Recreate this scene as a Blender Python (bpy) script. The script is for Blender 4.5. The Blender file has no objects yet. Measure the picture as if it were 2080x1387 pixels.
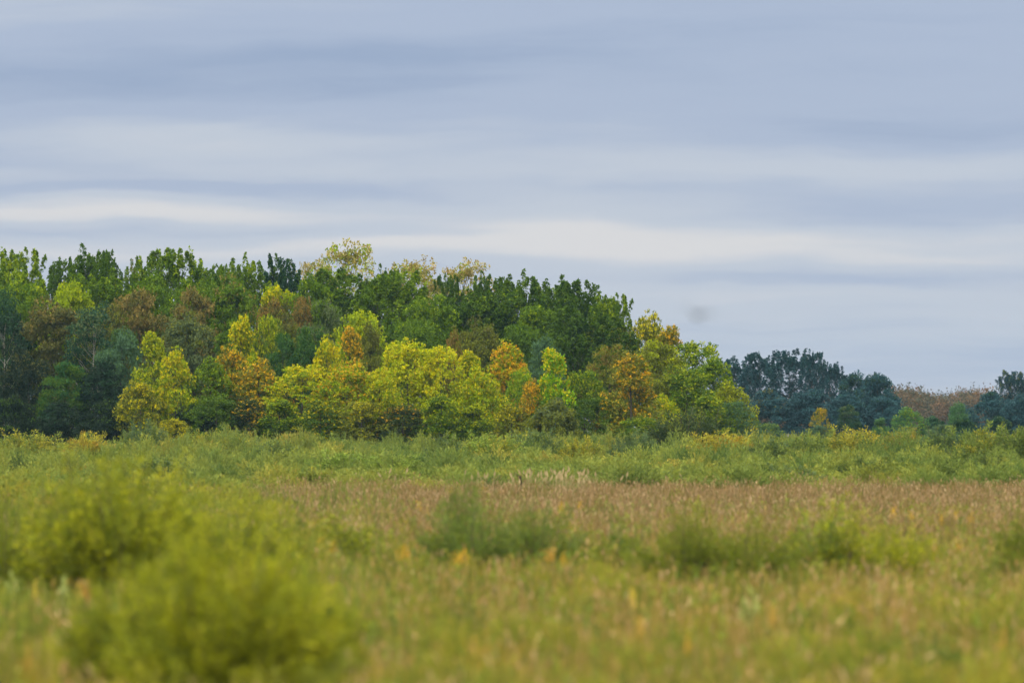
import bpy, math, random
import numpy as np
R = math.radians
S = bpy.context.scene
COL = S.collection
rng = np.random.default_rng(7)
random.seed(7)

# ------------------------------------------------------------------ camera
CAM_Z = 4.0
F = 200.0
FP = 2080 * F / 36.0          # focal length in photograph pixels
HOR = 850.0                   # row of the horizon in the photograph
cd = bpy.data.cameras.new('camera')
cd.lens = F; cd.sensor_width = 36.0; cd.clip_start = 0.5; cd.clip_end = 8000
cd.dof.use_dof = True; cd.dof.focus_distance = 560; cd.dof.aperture_fstop = 1.25
cam = bpy.data.objects.new('camera', cd); COL.objects.link(cam)
cam.location = (0, 0, CAM_Z)
cam.rotation_euler = (R(90) + math.atan((HOR - 693.5) / FP), 0, 0)
S.camera = cam

# ------------------------------------------------------------------ sky and sun
SUN_EL, SUN_AZ = R(42), R(215)     # azimuth clockwise from +Y (the view direction)
w = bpy.data.worlds.new('World'); S.world = w; w.use_nodes = True
nt = w.node_tree; nt.nodes.clear()
def N(t, tree=None, **kw):
    n = (tree or nt).nodes.new(t)
    for k, v in kw.items(): setattr(n, k, v)
    return n
def math_(op, a, b=None, tree=None, c=None, clamp=False):
    t = tree or nt
    n = N('ShaderNodeMath', t, operation=op); n.use_clamp = clamp
    for i, v in enumerate((a, b, c)):
        if v is None: continue
        if isinstance(v, (int, float)): n.inputs[i].default_value = v
        else: t.links.new(v, n.inputs[i])
    return n.outputs[0]
tc = N('ShaderNodeTexCoord')
sep = N('ShaderNodeSeparateXYZ'); nt.links.new(tc.outputs['Generated'], sep.inputs[0])
az = math_('ARCTAN2', sep.outputs[0], sep.outputs[1])
el = math_('ARCSINE', sep.outputs[2])
# cloud coordinates: one unit = 1/11555 rad (fine streaks, long across and thin in height)
u = math_('MULTIPLY', az, FP); v = math_('MULTIPLY', el, FP)
cmb = N('ShaderNodeCombineXYZ'); nt.links.new(u, cmb.inputs[0]); nt.links.new(v, cmb.inputs[1])
def vm(op, a, b):
    n = N('ShaderNodeVectorMath', operation=op)
    for i, x in enumerate((a, b)):
        if x is None: continue
        if isinstance(x, tuple): n.inputs[i].default_value = x
        else: nt.links.new(x, n.inputs[i])
    return n
def noise(vec, scale, detail=4, rough=0.5):
    n = N('ShaderNodeTexNoise'); n.inputs['Scale'].default_value = 1.0
    m = vm('MULTIPLY', vec, scale); nt.links.new(m.outputs[0], n.inputs['Vector'])
    n.inputs['Detail'].default_value = detail; n.inputs['Roughness'].default_value = rough
    return n
warp = noise(cmb.outputs[0], (1/650, 1/140, 1), 3)
wv = vm('SUBTRACT', warp.outputs['Color'], (0.5, 0.5, 0.5))
wv = vm('MULTIPLY', wv.outputs[0], (420, 90, 0))
cw = vm('ADD', cmb.outputs[0], wv.outputs[0]).outputs[0]
wp2 = vm('SUBTRACT', noise(cmb.outputs[0], (1/210, 1/42, 1), 4, .6).outputs['Color'], (.5, .5, .5))
cw = vm('ADD', cw, vm('MULTIPLY', wp2.outputs[0], (150, 22, 0)).outputs[0]).outputs[0]
# soft cloud banks: centre column, centre row, half width, half height, brightness
BANKS = [(1040, 110, 2400, 130, -.16), (1040, 470, 2400, 90, .06), (700, 300, 350, 14, .12), (1500, 590, 500, 14, .12), (600, 355, 500, 12, .08), (150, 400, 250, 12, .15), (1450, 350, 500, 16, .10), (1150, 455, 220, 12, .12), (1900, 640, 400, 12, .10), (900, 225, 400, 12, .10), (1500, 190, 500, 14, .08), (60, 30, 700, 60, .22), (300, 150, 800, 45, -.28), (1250, 160, 900, 90, -.02), (350, 275, 300, 30, .42),
         (1200, 250, 700, 45, .06), (1850, 265, 500, 38, -.25), (1900, 335, 500, 36, .25), (950, 335, 600, 30, .10),
         (350, 378, 600, 20, -.22), (320, 428, 620, 26, .55), (330, 474, 430, 22, -.30), (1000, 402, 500, 24, .05),
         (1750, 428, 560, 28, -.22), (60, 360, 160, 14, .22), (1200, 440, 280, 26, .30), (1700, 485, 800, 30, .36), (1150, 505, 420, 34, .30), (250, 505, 700, 24, .45),
         (1950, 522, 320, 14, .18), (1450, 560, 700, 18, -.10), (1550, 603, 420, 18, .16), (1040, 580, 2400, 130, .10), (1500, 720, 1500, 110, .11),
         (1000, 90, 1100, 40, -.12), (1900, 110, 700, 40, .08)]
acc = None
for cx, cy, wx, wy, a in BANKS:
    d = vm('SUBTRACT', cw, (cx - 1040.0, HOR - cy, 0))
    d = vm('MULTIPLY', d.outputs[0], (1 / wx, .8 / wy, 0))
    d = vm('DOT_PRODUCT', d.outputs[0], d.outputs[0])
    g = math_('MULTIPLY', math_('EXPONENT', math_('MULTIPLY', d.outputs['Value'], -1.0)), a)
    acc = g if acc is None else math_('ADD', acc, g)
st1 = noise(cw, (1/900, 1/75, 1), 5, .55)
st2 = noise(cw, (1/420, 1/38, 1), 3, .55)
acc = math_('ADD', acc, math_('MULTIPLY', math_('SUBTRACT', st1.outputs[0], .5), .50))
acc = math_('ADD', acc, math_('MULTIPLY', math_('SUBTRACT', st2.outputs[0], .5), .16))
st3 = noise(cw, (1/170, 1/15, 1), 4, .6)
acc = math_('ADD', acc, math_('MULTIPLY', math_('SUBTRACT', st3.outputs[0], .5), .10))
acc = math_('ADD', math_('MULTIPLY', acc, .85), .45)
ramp = N('ShaderNodeValToRGB'); nt.links.new(acc, ramp.inputs[0])
cr = ramp.color_ramp; cr.interpolation = 'EASE'
cr.elements[0].position = 0.0; cr.elements[0].color = (.295, .378, .560, 1)
cr.elements[1].position = 1.0; cr.elements[1].color = (.690, .685, .715, 1)
e = cr.elements.new(.38); e.color = (.400, .472, .636, 1)
e = cr.elements.new(.68); e.color = (.520, .572, .680, 1)
# an overcast sky is about three times as bright overhead as at the horizon
up = math_('MULTIPLY_ADD', math_('MAXIMUM', math_('SUBTRACT', sep.outputs[2], .08), 0.0), 4.6, c=.74)
hi = N('ShaderNodeMix', data_type='RGBA'); nt.links.new(math_('MULTIPLY', math_('SUBTRACT', sep.outputs[2], .08), 4.0, clamp=True), hi.inputs[0])
nt.links.new(ramp.outputs[0], hi.inputs[6]); hi.inputs[7].default_value = (.58, .54, .44, 1)
cl = vm('SCALE', hi.outputs[2], None); nt.links.new(math_('MULTIPLY', up, 10.0), cl.inputs['Scale'])
sky = N('ShaderNodeTexSky', sky_type='NISHITA', sun_disc=False)
sky.sun_elevation = SUN_EL; sky.sun_rotation = SUN_AZ
mixs = N('ShaderNodeMix', data_type='RGBA'); mixs.inputs[0].default_value = .92
nt.links.new(sky.outputs[0], mixs.inputs[6]); nt.links.new(cl.outputs[0], mixs.inputs[7])
bg = N('ShaderNodeBackground'); bg.inputs[1].default_value = 0.1
nt.links.new(mixs.outputs[2], bg.inputs[0])
wo = N('ShaderNodeOutputWorld'); nt.links.new(bg.outputs[0], wo.inputs[0])

sd = bpy.data.lights.new('sun', 'SUN'); sd.energy = 1.5; sd.angle = R(14); sd.color = (1.0, .94, .84)
sun = bpy.data.objects.new('sun', sd); COL.objects.link(sun)
sun.rotation_euler = (R(90) - SUN_EL, 0, -SUN_AZ + R(180))
sun.location = (-40, -40, 80)

S.view_settings.view_transform = 'Standard'; S.view_settings.look = 'None'
S.view_settings.exposure = 0.42; S.view_settings.gamma = 1.0
S.render.engine = 'CYCLES'
S.cycles.max_bounces = 6; S.cycles.diffuse_bounces = 2; S.cycles.transmission_bounces = 3
S.cycles.volume_bounces = 1; S.cycles.use_denoising = True

# ------------------------------------------------------------------ helpers
def at(x, y, d):
    """point seen at photograph column x, row y, d metres away"""
    return np.array([(x - 1040.0) / FP * d, d, CAM_Z - (y - HOR) / FP * d])
def tag(o, label=None, cat=None, group=None, kind=None):
    if label: o['label'] = label
    if cat: o['category'] = cat
    if group: o['group'] = group
    if kind: o['kind'] = kind
    return o

class Buf:
    """collects quads with the per-face values tone and turn"""
    def __init__(s): s.v = []; s.t = []; s.a = []
    def quads(s, v, tone, turn):            # v: (n,4,3)
        s.v.append(np.asarray(v, np.float32)); n = len(v)
        s.t.append(np.broadcast_to(np.asarray(tone, np.float32), (n,))); s.a.append(np.broadcast_to(np.asarray(turn, np.float32), (n,)))
    def mesh(s, name, mats, smooth=False):
        v = np.concatenate(s.v); n = len(v)
        me = bpy.data.meshes.new(name)
        me.vertices.add(n * 4); me.vertices.foreach_set('co', v.reshape(-1))
        me.loops.add(n * 4); me.loops.foreach_set('vertex_index', np.arange(n * 4, dtype=np.int32))
        me.polygons.add(n); me.polygons.foreach_set('loop_start', np.arange(0, n * 4, 4, dtype=np.int32))
        me.update(calc_edges=True)
        for nm, arr in (('tone', s.t), ('turn', s.a)):
            at_ = me.attributes.new(nm, 'FLOAT', 'FACE'); at_.data.foreach_set('value', np.ascontiguousarray(np.concatenate(arr)))
        me.materials.append(mats)
        return me

def unit(v): return v / (np.linalg.norm(v, axis=-1, keepdims=True) + 1e-9)

def leaf_quads(p, axis, normal, L, W):
    """kite leaves: base p, pointing along axis, facing normal"""
    axis = unit(axis); s = unit(np.cross(axis, normal)); L = np.asarray(L)[:, None]; W = np.asarray(W)[:, None]
    nn = np.cross(s, axis)
    mid = p + axis * L * .45 + nn * L * .06
    return np.stack([p, mid + s * W * .5, p + axis * L - nn * L * .05, mid - s * W * .5], 1)

def tube(buf, pts, rads, sides=5, tone=.5, turn=0.):
    pts = np.asarray(pts, float); n = len(pts)
    d = np.gradient(pts, axis=0); d = unit(d)
    ref = np.where(np.abs(d[:, 2:3]) > .9, np.array([[1., 0, 0]]), np.array([[0, 0, 1.]]))
    a = unit(np.cross(d, ref)); b = np.cross(d, a)
    th = np.linspace(0, 2 * np.pi, sides, endpoint=False)
    ring = pts[:, None] + np.asarray(rads)[:, None, None] * (np.cos(th)[None, :, None] * a[:, None] + np.sin(th)[None, :, None] * b[:, None])
    nx = np.roll(ring, -1, axis=1)
    q = np.stack([ring[:-1], nx[:-1], nx[1:], ring[1:]], 2).reshape(-1, 4, 3)
    buf.quads(q, tone, turn)

def bent(p0, p1, n, sag, r):
    t = np.linspace(0, 1, n)[:, None]
    p = p0 + (p1 - p0) * t
    p = p + np.array([0, 0, 1.]) * sag * np.sin(np.pi * t) + r.normal(0, .02, (n, 3)) * np.linalg.norm(p1 - p0) * np.sin(np.pi * t)
    return p

# ------------------------------------------------------------------ materials
def new_mat(name):
    m = bpy.data.materials.new(name); m.use_nodes = True; m.node_tree.nodes.clear(); return m
def foliage_material(name, tl=.24):
    """leaf colour = the plant's own tint, turned leaves take its second tint"""
    m = new_mat(name); t = m.node_tree
    def A(nm, ty): return N('ShaderNodeAttribute', t, attribute_name=nm, attribute_type=ty)
    tint, tint2, amt = A('tint', 'OBJECT'), A('turned_tint', 'OBJECT'), A('turned_share', 'OBJECT')
    tone, turn = A('tone', 'GEOMETRY'), A('turn', 'GEOMETRY')
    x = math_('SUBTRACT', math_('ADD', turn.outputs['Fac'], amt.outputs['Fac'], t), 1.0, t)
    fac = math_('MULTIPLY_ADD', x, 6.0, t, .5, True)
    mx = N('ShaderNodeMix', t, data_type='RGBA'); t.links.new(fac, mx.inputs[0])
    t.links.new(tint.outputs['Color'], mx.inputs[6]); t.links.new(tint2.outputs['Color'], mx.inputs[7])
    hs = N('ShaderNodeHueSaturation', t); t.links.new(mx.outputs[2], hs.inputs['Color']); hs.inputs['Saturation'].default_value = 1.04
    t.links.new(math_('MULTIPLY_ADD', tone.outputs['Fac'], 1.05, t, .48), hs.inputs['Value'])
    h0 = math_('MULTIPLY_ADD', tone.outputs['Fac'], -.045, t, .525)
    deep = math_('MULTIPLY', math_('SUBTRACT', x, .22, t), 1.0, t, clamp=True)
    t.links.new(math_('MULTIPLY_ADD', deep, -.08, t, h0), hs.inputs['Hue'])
    di = N('ShaderNodeBsdfPrincipled', t); t.links.new(hs.outputs[0], di.inputs['Base Color'])
    di.inputs['Roughness'].default_value = .55; di.inputs['Specular IOR Level'].default_value = .07
    tr = N('ShaderNodeBsdfTranslucent', t); t.links.new(hs.outputs[0], tr.inputs[0])
    ms = N('ShaderNodeMixShader', t); ms.inputs[0].default_value = tl
    t.links.new(di.outputs[0], ms.inputs[1]); t.links.new(tr.outputs[0], ms.inputs[2])
    o = N('ShaderNodeOutputMaterial', t); t.links.new(ms.outputs[0], o.inputs[0])
    return m
def bark_material(name, c1, c2, sc=3.0):
    m = new_mat(name); t = m.node_tree
    tcn = N('ShaderNodeTexCoord', t); mp = N('ShaderNodeMapping', t); mp.inputs['Scale'].default_value = (1, 1, .35)
    no = N('ShaderNodeTexNoise', t); no.inputs['Scale'].default_value = sc; no.inputs['Detail'].default_value = 6
    t.links.new(tcn.outputs['Object'], mp.inputs[0]); t.links.new(mp.outputs[0], no.inputs['Vector'])
    r = N('ShaderNodeValToRGB', t); t.links.new(no.outputs[0], r.inputs[0])
    r.color_ramp.elements[0].position = .38; r.color_ramp.elements[0].color = (*c1, 1)
    r.color_ramp.elements[1].position = .62; r.color_ramp.elements[1].color = (*c2, 1)
    b = N('ShaderNodeBsdfPrincipled', t); t.links.new(r.outputs[0], b.inputs['Base Color']); b.inputs['Roughness'].default_value = .9
    o = N('ShaderNodeOutputMaterial', t); t.links.new(b.outputs[0], o.inputs[0])
    return m
def multi_leaf_material(name, stops, patches, psize, tl=.25):
    """stuff: colour ramp over the per-plant value turn, shifted by broad natural patches of the ground it grows on"""
    m = new_mat(name); t = m.node_tree
    turn = N('ShaderNodeAttribute', t, attribute_name='turn', attribute_type='GEOMETRY')
    tone = N('ShaderNodeAttribute', t, attribute_name='tone', attribute_type='GEOMETRY')
    g = N('ShaderNodeNewGeometry', t); no = N('ShaderNodeTexNoise', t)
    mp = N('ShaderNodeMapping', t); mp.inputs['Scale'].default_value = (1, .4, 0)
    t.links.new(g.outputs['Position'], mp.inputs[0]); t.links.new(mp.outputs[0], no.inputs['Vector'])
    no.inputs['Scale'].default_value = psize; no.inputs['Detail'].default_value = 3
    x = math_('ADD', turn.outputs['Fac'], math_('MULTIPLY', math_('SUBTRACT', no.outputs[0], .5, t), patches, t), t)
    r = N('ShaderNodeValToRGB', t); t.links.new(x, r.inputs[0]); cr = r.color_ramp
    while len(cr.elements) < len(stops): cr.elements.new(.5)
    for el_, (p, c) in zip(cr.elements, stops): el_.position = p; el_.color = (*c, 1)
    hs = N('ShaderNodeHueSaturation', t); t.links.new(r.outputs[0], hs.inputs['Color']); hs.inputs['Saturation'].default_value = 1.0
    t.links.new(math_('MULTIPLY_ADD', tone.outputs['Fac'], 1.0, t, .5), hs.inputs['Value'])
    di = N('ShaderNodeBsdfPrincipled', t); t.links.new(hs.outputs[0], di.inputs['Base Color']); di.inputs['Roughness'].default_value = .6
    di.inputs['Specular IOR Level'].default_value = .07
    tr = N('ShaderNodeBsdfTranslucent', t); t.links.new(hs.outputs[0], tr.inputs[0])
    ms = N('ShaderNodeMixShader', t); ms.inputs[0].default_value = tl
    t.links.new(di.outputs[0], ms.inputs[1]); t.links.new(tr.outputs[0], ms.inputs[2])
    o = N('ShaderNodeOutputMaterial', t); t.links.new(ms.outputs[0], o.inputs[0])
    return m
M_LEAF = foliage_material('leaves')
M_BARK = bark_material('bark', (.035, .028, .022), (.10, .085, .065))
M_PALE = bark_material('pale_bark', (.16, .15, .13), (.42, .40, .36), 6)
M_STEM = bark_material('shrub_stem', (.06, .045, .03), (.13, .10, .06), 8)

# ------------------------------------------------------------------ ground
def ground():
    nx, ny = 60, 160
    xs = np.linspace(-520, 520, nx); ys = np.concatenate([np.linspace(-60, 520, 100), np.linspace(530, 2300, ny - 100)])
    X, Y = np.meshgrid(xs, ys)
    Z = .06 * np.sin(X * .13 + 1) * np.sin(Y * .05) + .05 * np.sin(X * .31 + Y * .11)
    v = np.stack([X, Y, Z - .05], -1).reshape(-1, 3)
    f = [(j * nx + i, j * nx + i + 1, (j + 1) * nx + i + 1, (j + 1) * nx + i) for j in range(ny - 1) for i in range(nx - 1)]
    me = bpy.data.meshes.new('ground'); me.from_pydata(v.tolist(), [], f)
    for p in me.polygons: p.use_smooth = True
    m = new_mat('soil'); t = m.node_tree
    g = N('ShaderNodeNewGeometry', t); no = N('ShaderNodeTexNoise', t); no.inputs['Scale'].default_value = .35; no.inputs['Detail'].default_value = 8
    t.links.new(g.outputs['Position'], no.inputs['Vector'])
    r = N('ShaderNodeValToRGB', t); t.links.new(no.outputs[0], r.inputs[0])
    r.color_ramp.elements[0].position = .35; r.color_ramp.elements[0].color = (.04, .06, .018, 1)
    r.color_ramp.elements[1].position = .65; r.color_ramp.elements[1].color = (.085, .075, .03, 1)
    b = N('ShaderNodeBsdfPrincipled', t); b.inputs['Roughness'].default_value = 1; t.links.new(r.outputs[0], b.inputs['Base Color'])
    bu = N('ShaderNodeBump', t); bu.inputs['Distance'].default_value = .1; t.links.new(no.outputs[0], bu.inputs['Height']); t.links.new(bu.outputs[0], b.inputs['Normal'])
    o = N('ShaderNodeOutputMaterial', t); t.links.new(b.outputs[0], o.inputs[0])
    me.materials.append(m)
    ob = bpy.data.objects.new('ground', me); COL.objects.link(ob); tag(ob, kind='structure')
ground()

# ------------------------------------------------------------------ tree builders
PROTO = {}
def crown_tree(kind, seed, H, W, cb, shape, nclump, csize, style, leafL, leafW, nsprig, nleaf, bark=M_BARK, trunk_r=None, dens_in=.25):
    """one tree of height H and crown width W as (trunk mesh, crown mesh)"""
    r = np.random.default_rng(seed)
    tb, cb_ = Buf(), Buf()
    tr = trunk_r or H * .012
    lean = r.normal(0, .02, 2)
    n = 9; tt = np.linspace(0, 1, n)
    tp = np.stack([lean[0] * H * tt + r.normal(0, .006, n) * H * tt, lean[1] * H * tt + r.normal(0, .006, n) * H * tt, tt * H * .93], 1)
    tube(tb, tp, tr * (1 - tt * .9) + .008, 7)
    def trunk_at(z):
        k = np.clip(z / (H * .93), 0, 1) * (n - 1); i = int(min(k, n - 2)); return tp[i] + (tp[i + 1] - tp[i]) * (k - i)
    def prof(t):                    # t: 0 crown base .. 1 top
        if shape == 'oval': return np.sin(np.pi * np.clip(t * .76 + .14, 0, 1)) ** .55
        if shape == 'round': return np.sqrt(np.clip(1 - (2 * np.clip(t * .92 + .08, 0, 1) - 1) ** 2, 0, 1))
        if shape == 'cone': return np.clip(1.02 - t, 0, 1) ** .62 * np.clip(t * 6 + .6, 0, 1)
        if shape == 'dome': return np.clip(1 - t ** 2.6, 0, 1) ** .6
    # lobes: the crown outline is a few big irregular lobes, not one smooth body
    lob_a = r.uniform(0, 2 * np.pi, 5); lob_t = r.uniform(.1, .95, 5); lob_g = r.uniform(-.28, .30, 5)
    cents = []
    for k in range(nclump):
        t = r.uniform(0, 1) ** .85
        a = r.uniform(0, 2 * np.pi)
        rr = prof(t) * W / 2
        g = 1 + sum(lg * math.exp(-((math.cos(a - la) - 1) ** 2) * 2 - ((t - lt) / .25) ** 2) for la, lt, lg in zip(lob_a, lob_t, lob_g))
        q = (r.uniform(.72, 1.0) if r.random() > dens_in else r.uniform(.1, .7))
        z = H * (cb + (1 - cb) * t)
        c = np.array([math.cos(a) * rr * g * q, math.sin(a) * rr * g * q, 0]) + trunk_at(z); c[2] = z - csize * .4 + r.normal(0, csize * .3)
        cents.append((c, t))
    # make sure the very top carries foliage
    for k in range(3 if style != 'upright' else 6):
        c = trunk_at(H * .9) + np.array([*(r.normal(0, W * .07, 2)), 0]); c[2] = H * r.uniform(.86, .97) - (csize * .9 if style == 'upright' else csize * .5); cents.append((c, 1.))
    if style == 'upright':        # slim young shoots that give the skyline its teeth
        for k in range(38):
            a = r.uniform(0, 2 * np.pi); q = r.random() ** .7 * W * .36
            z = H * (1.0 - .16 * (q / (W * .36)) ** 1.5) * r.uniform(.90, 1.0); base = trunk_at(H * .8) + np.array([math.cos(a) * q, math.sin(a) * q, 0]); base[2] = z - 1.5
            top = base + np.array([math.cos(a) * .2, math.sin(a) * .2, r.uniform(.9, 1.5)])
            tube(tb, np.linspace(base, top, 3), [.03, .02, .006], 3)
            m = 50; h = r.random(m) ** .8; P = base + (top - base) * h[:, None] + r.normal(0, 1, (m, 3)) * (.19 * (1.05 - h))[:, None]
            cb_.quads(leaf_quads(P, unit(r.normal(0, 1, (m, 3)) + [0, 0, .5]), unit(r.normal(0, 1, (m, 3))), leafL * r.uniform(.6, 1.1, m), leafW * r.uniform(.7, 1.1, m)), np.clip(r.normal(.5, .14, m), 0, 1), np.clip(r.normal(.6, .15) + r.normal(0, .1, m), 0, .95))
    for ci, (c, t) in enumerate(cents):
        if ci % 2 == 0:               # limb from the trunk to this clump
            z0 = max(H * .1, c[2] - np.hypot(*(c[:2])) * r.uniform(.6, 1.3) - H * .03)
            b = bent(trunk_at(z0), c, 6, -.03 * H * r.uniform(0, 1), r)
            tube(tb, b, np.linspace(tr * .38 * (1.15 - t), .012, 6), 4)
        cs = csize * r.uniform(.65, 1.35) * (.72 if style == 'upright' and t > .72 else 1)
        ns = int(nsprig * r.uniform(.7, 1.3))
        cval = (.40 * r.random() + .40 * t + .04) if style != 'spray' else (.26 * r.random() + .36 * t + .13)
        ctone = r.normal(0, .10)
        if style == 'upright':
            h = r.random(ns) ** .8
            rad = cs * .62 * (1 - h) ** .6 * np.sqrt(r.random(ns)) * (1 + .25 * np.sin(h * 9))
            th = r.uniform(0, 2 * np.pi, ns)
            tilt = r.normal(0, .16, 2) + c[:2] * (.10 / max(W / 2, 1))
            sp = c + np.stack([rad * np.cos(th) + h * cs * 2 * tilt[0], rad * np.sin(th) + h * cs * 2 * tilt[1], h * cs * 2.0 - cs * .4], 1)
            out = np.stack([np.cos(th), np.sin(th), np.full(ns, .7)], 1)
        elif style == 'spray':        # umbrella sprays: flat layered fans that droop at the rim
            th = r.uniform(0, 2 * np.pi, ns); q = np.sqrt(r.random(ns))
            lay = r.integers(0, 3, ns) * cs * .42
            sp = c + np.stack([np.cos(th) * q * cs, np.sin(th) * q * cs, -(q ** 2) * cs * .42 + lay - cs * .3 + r.normal(0, .05 * cs, ns)], 1)
            out = np.stack([np.cos(th), np.sin(th), np.full(ns, -.25)], 1)
        else:                         # fine rounded clump, denser on its upper outer side
            d = unit(r.normal(0, 1, (ns, 3))); d[:, 2] = np.where(r.random(ns) < .7, np.abs(d[:, 2]), d[:, 2])
            sp = c + d * (r.random(ns) ** .4)[:, None] * np.array([cs, cs, cs * .8])
            out = d
        val = cval + r.normal(0, .14 if style != 'spray' else .21, ns)
        tn = np.clip(.5 + ctone + r.normal(0, .10, ns), 0, 1)
        P = np.repeat(sp, nleaf, 0); m = len(P)
        O = np.repeat(out, nleaf, 0)
        rd = unit(r.normal(0, 1, (m, 3)))
        if style == 'spray':
            axis = unit(O * .55 + rd * .8 + np.array([0, 0, -.25])); nor = unit(np.array([0, 0, 1.]) + r.normal(0, .45, (m, 3)))
        elif style == 'upright':
            axis = unit(O * .5 + rd * .9 + np.array([0, 0, .25])); nor = unit(O * .6 + np.array([0, 0, .5]) + r.normal(0, .6, (m, 3)))
        else:
            axis = unit(O * .4 + rd); nor = unit(O * .5 + np.array([0, 0, .6]) + r.normal(0, .6, (m, 3)))
        P = P + rd * leafL * .25
        L = leafL * r.uniform(.6, 1.3, m); Wd = leafW * r.uniform(.7, 1.3, m)
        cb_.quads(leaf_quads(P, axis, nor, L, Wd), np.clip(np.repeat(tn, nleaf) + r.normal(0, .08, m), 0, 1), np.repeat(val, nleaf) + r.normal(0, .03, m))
    H = float(np.percentile(np.concatenate(cb_.v)[..., 2], 99.93))
    PROTO.setdefault(kind, []).append((tb.mesh(kind + '_trunk', bark), cb_.mesh(kind + '_crown', M_LEAF), H, W))

for s in range(5):
    crown_tree('poplar', 10 + s, 20, 8, .30, 'oval', 190, 1.0, 'upright', .215, .17, 28, 7)
for s in range(5):
    crown_tree('maple', 30 + s, 11, 8.5, .08, ['cone', 'dome', 'round'][s % 3], 118, .82, 'spray', .175, .135, 30, 9, dens_in=.12)
for s in range(4):
    crown_tree('oak', 50 + s, 15, 9, .18, 'round', 120, 1.15, 'clump', .20, .165, 44, 7)
for s in range(4):
    crown_tree('lowtree', 95 + s, 8, 8, .05, 'dome', 110, .9, 'clump', .20, .165, 40, 6, trunk_r=.12)
for s in range(2):
    crown_tree('airy', 70 + s, 20, 8, .35, 'oval', 120, .95, 'clump', .26, .19, 16, 5, dens_in=.3)
for s in range(2):
    crown_tree('birch', 80 + s, 16, 7, .30, 'oval', 95, 1.1, 'clump', .24, .18, 26, 5, bark=M_PALE, trunk_r=.17)

def place_tree(name, kind, var, x, ytop, wpx, d, tint, tint2, share, label, cat='tree', group=None, rot=None):
    p = at(x, ytop, d)
    if kind in ('oak', 'poplar') and p[2] / (wpx / FP * d) < 1.45: kind = 'lowtree'
    tm, cm, H, W = PROTO[kind][var % len(PROTO[kind])]
    e = bpy.data.objects.new(name, None); COL.objects.link(e)
    e.location = (p[0], d, -.05)
    sz = (p[2] + .05) / H; sx = wpx / FP * d / W
    e.scale = (sx, sx, sz); e.rotation_euler = (0, 0, rot if rot is not None else random.uniform(0, 6.28))
    e.empty_display_size = .5
    tag(e, label, cat, group)
    a = bpy.data.objects.new('trunk', tm); b = bpy.data.objects.new('crown', cm)
    for o in (a, b): COL.objects.link(o); o.parent = e
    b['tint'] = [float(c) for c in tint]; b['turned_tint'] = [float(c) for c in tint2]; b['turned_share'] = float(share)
    return e

# leaf colours (base colours); DK and GB darkened for shade, BD blued for haze
G = (.105, .180, .014); GD = (.070, .130, .015); GB = (.027, .072, .036); GL = (.245, .335, .016)
YG = (.360, .420, .018); YE = (.540, .495, .018); OR = (.600, .390, .030); RU = (.260, .175, .045)
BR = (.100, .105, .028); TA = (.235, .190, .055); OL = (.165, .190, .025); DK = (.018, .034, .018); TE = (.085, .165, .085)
PA = (.340, .290, .090); BD = (.031, .082, .100); SG = (.110, .150, .060)

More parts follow.
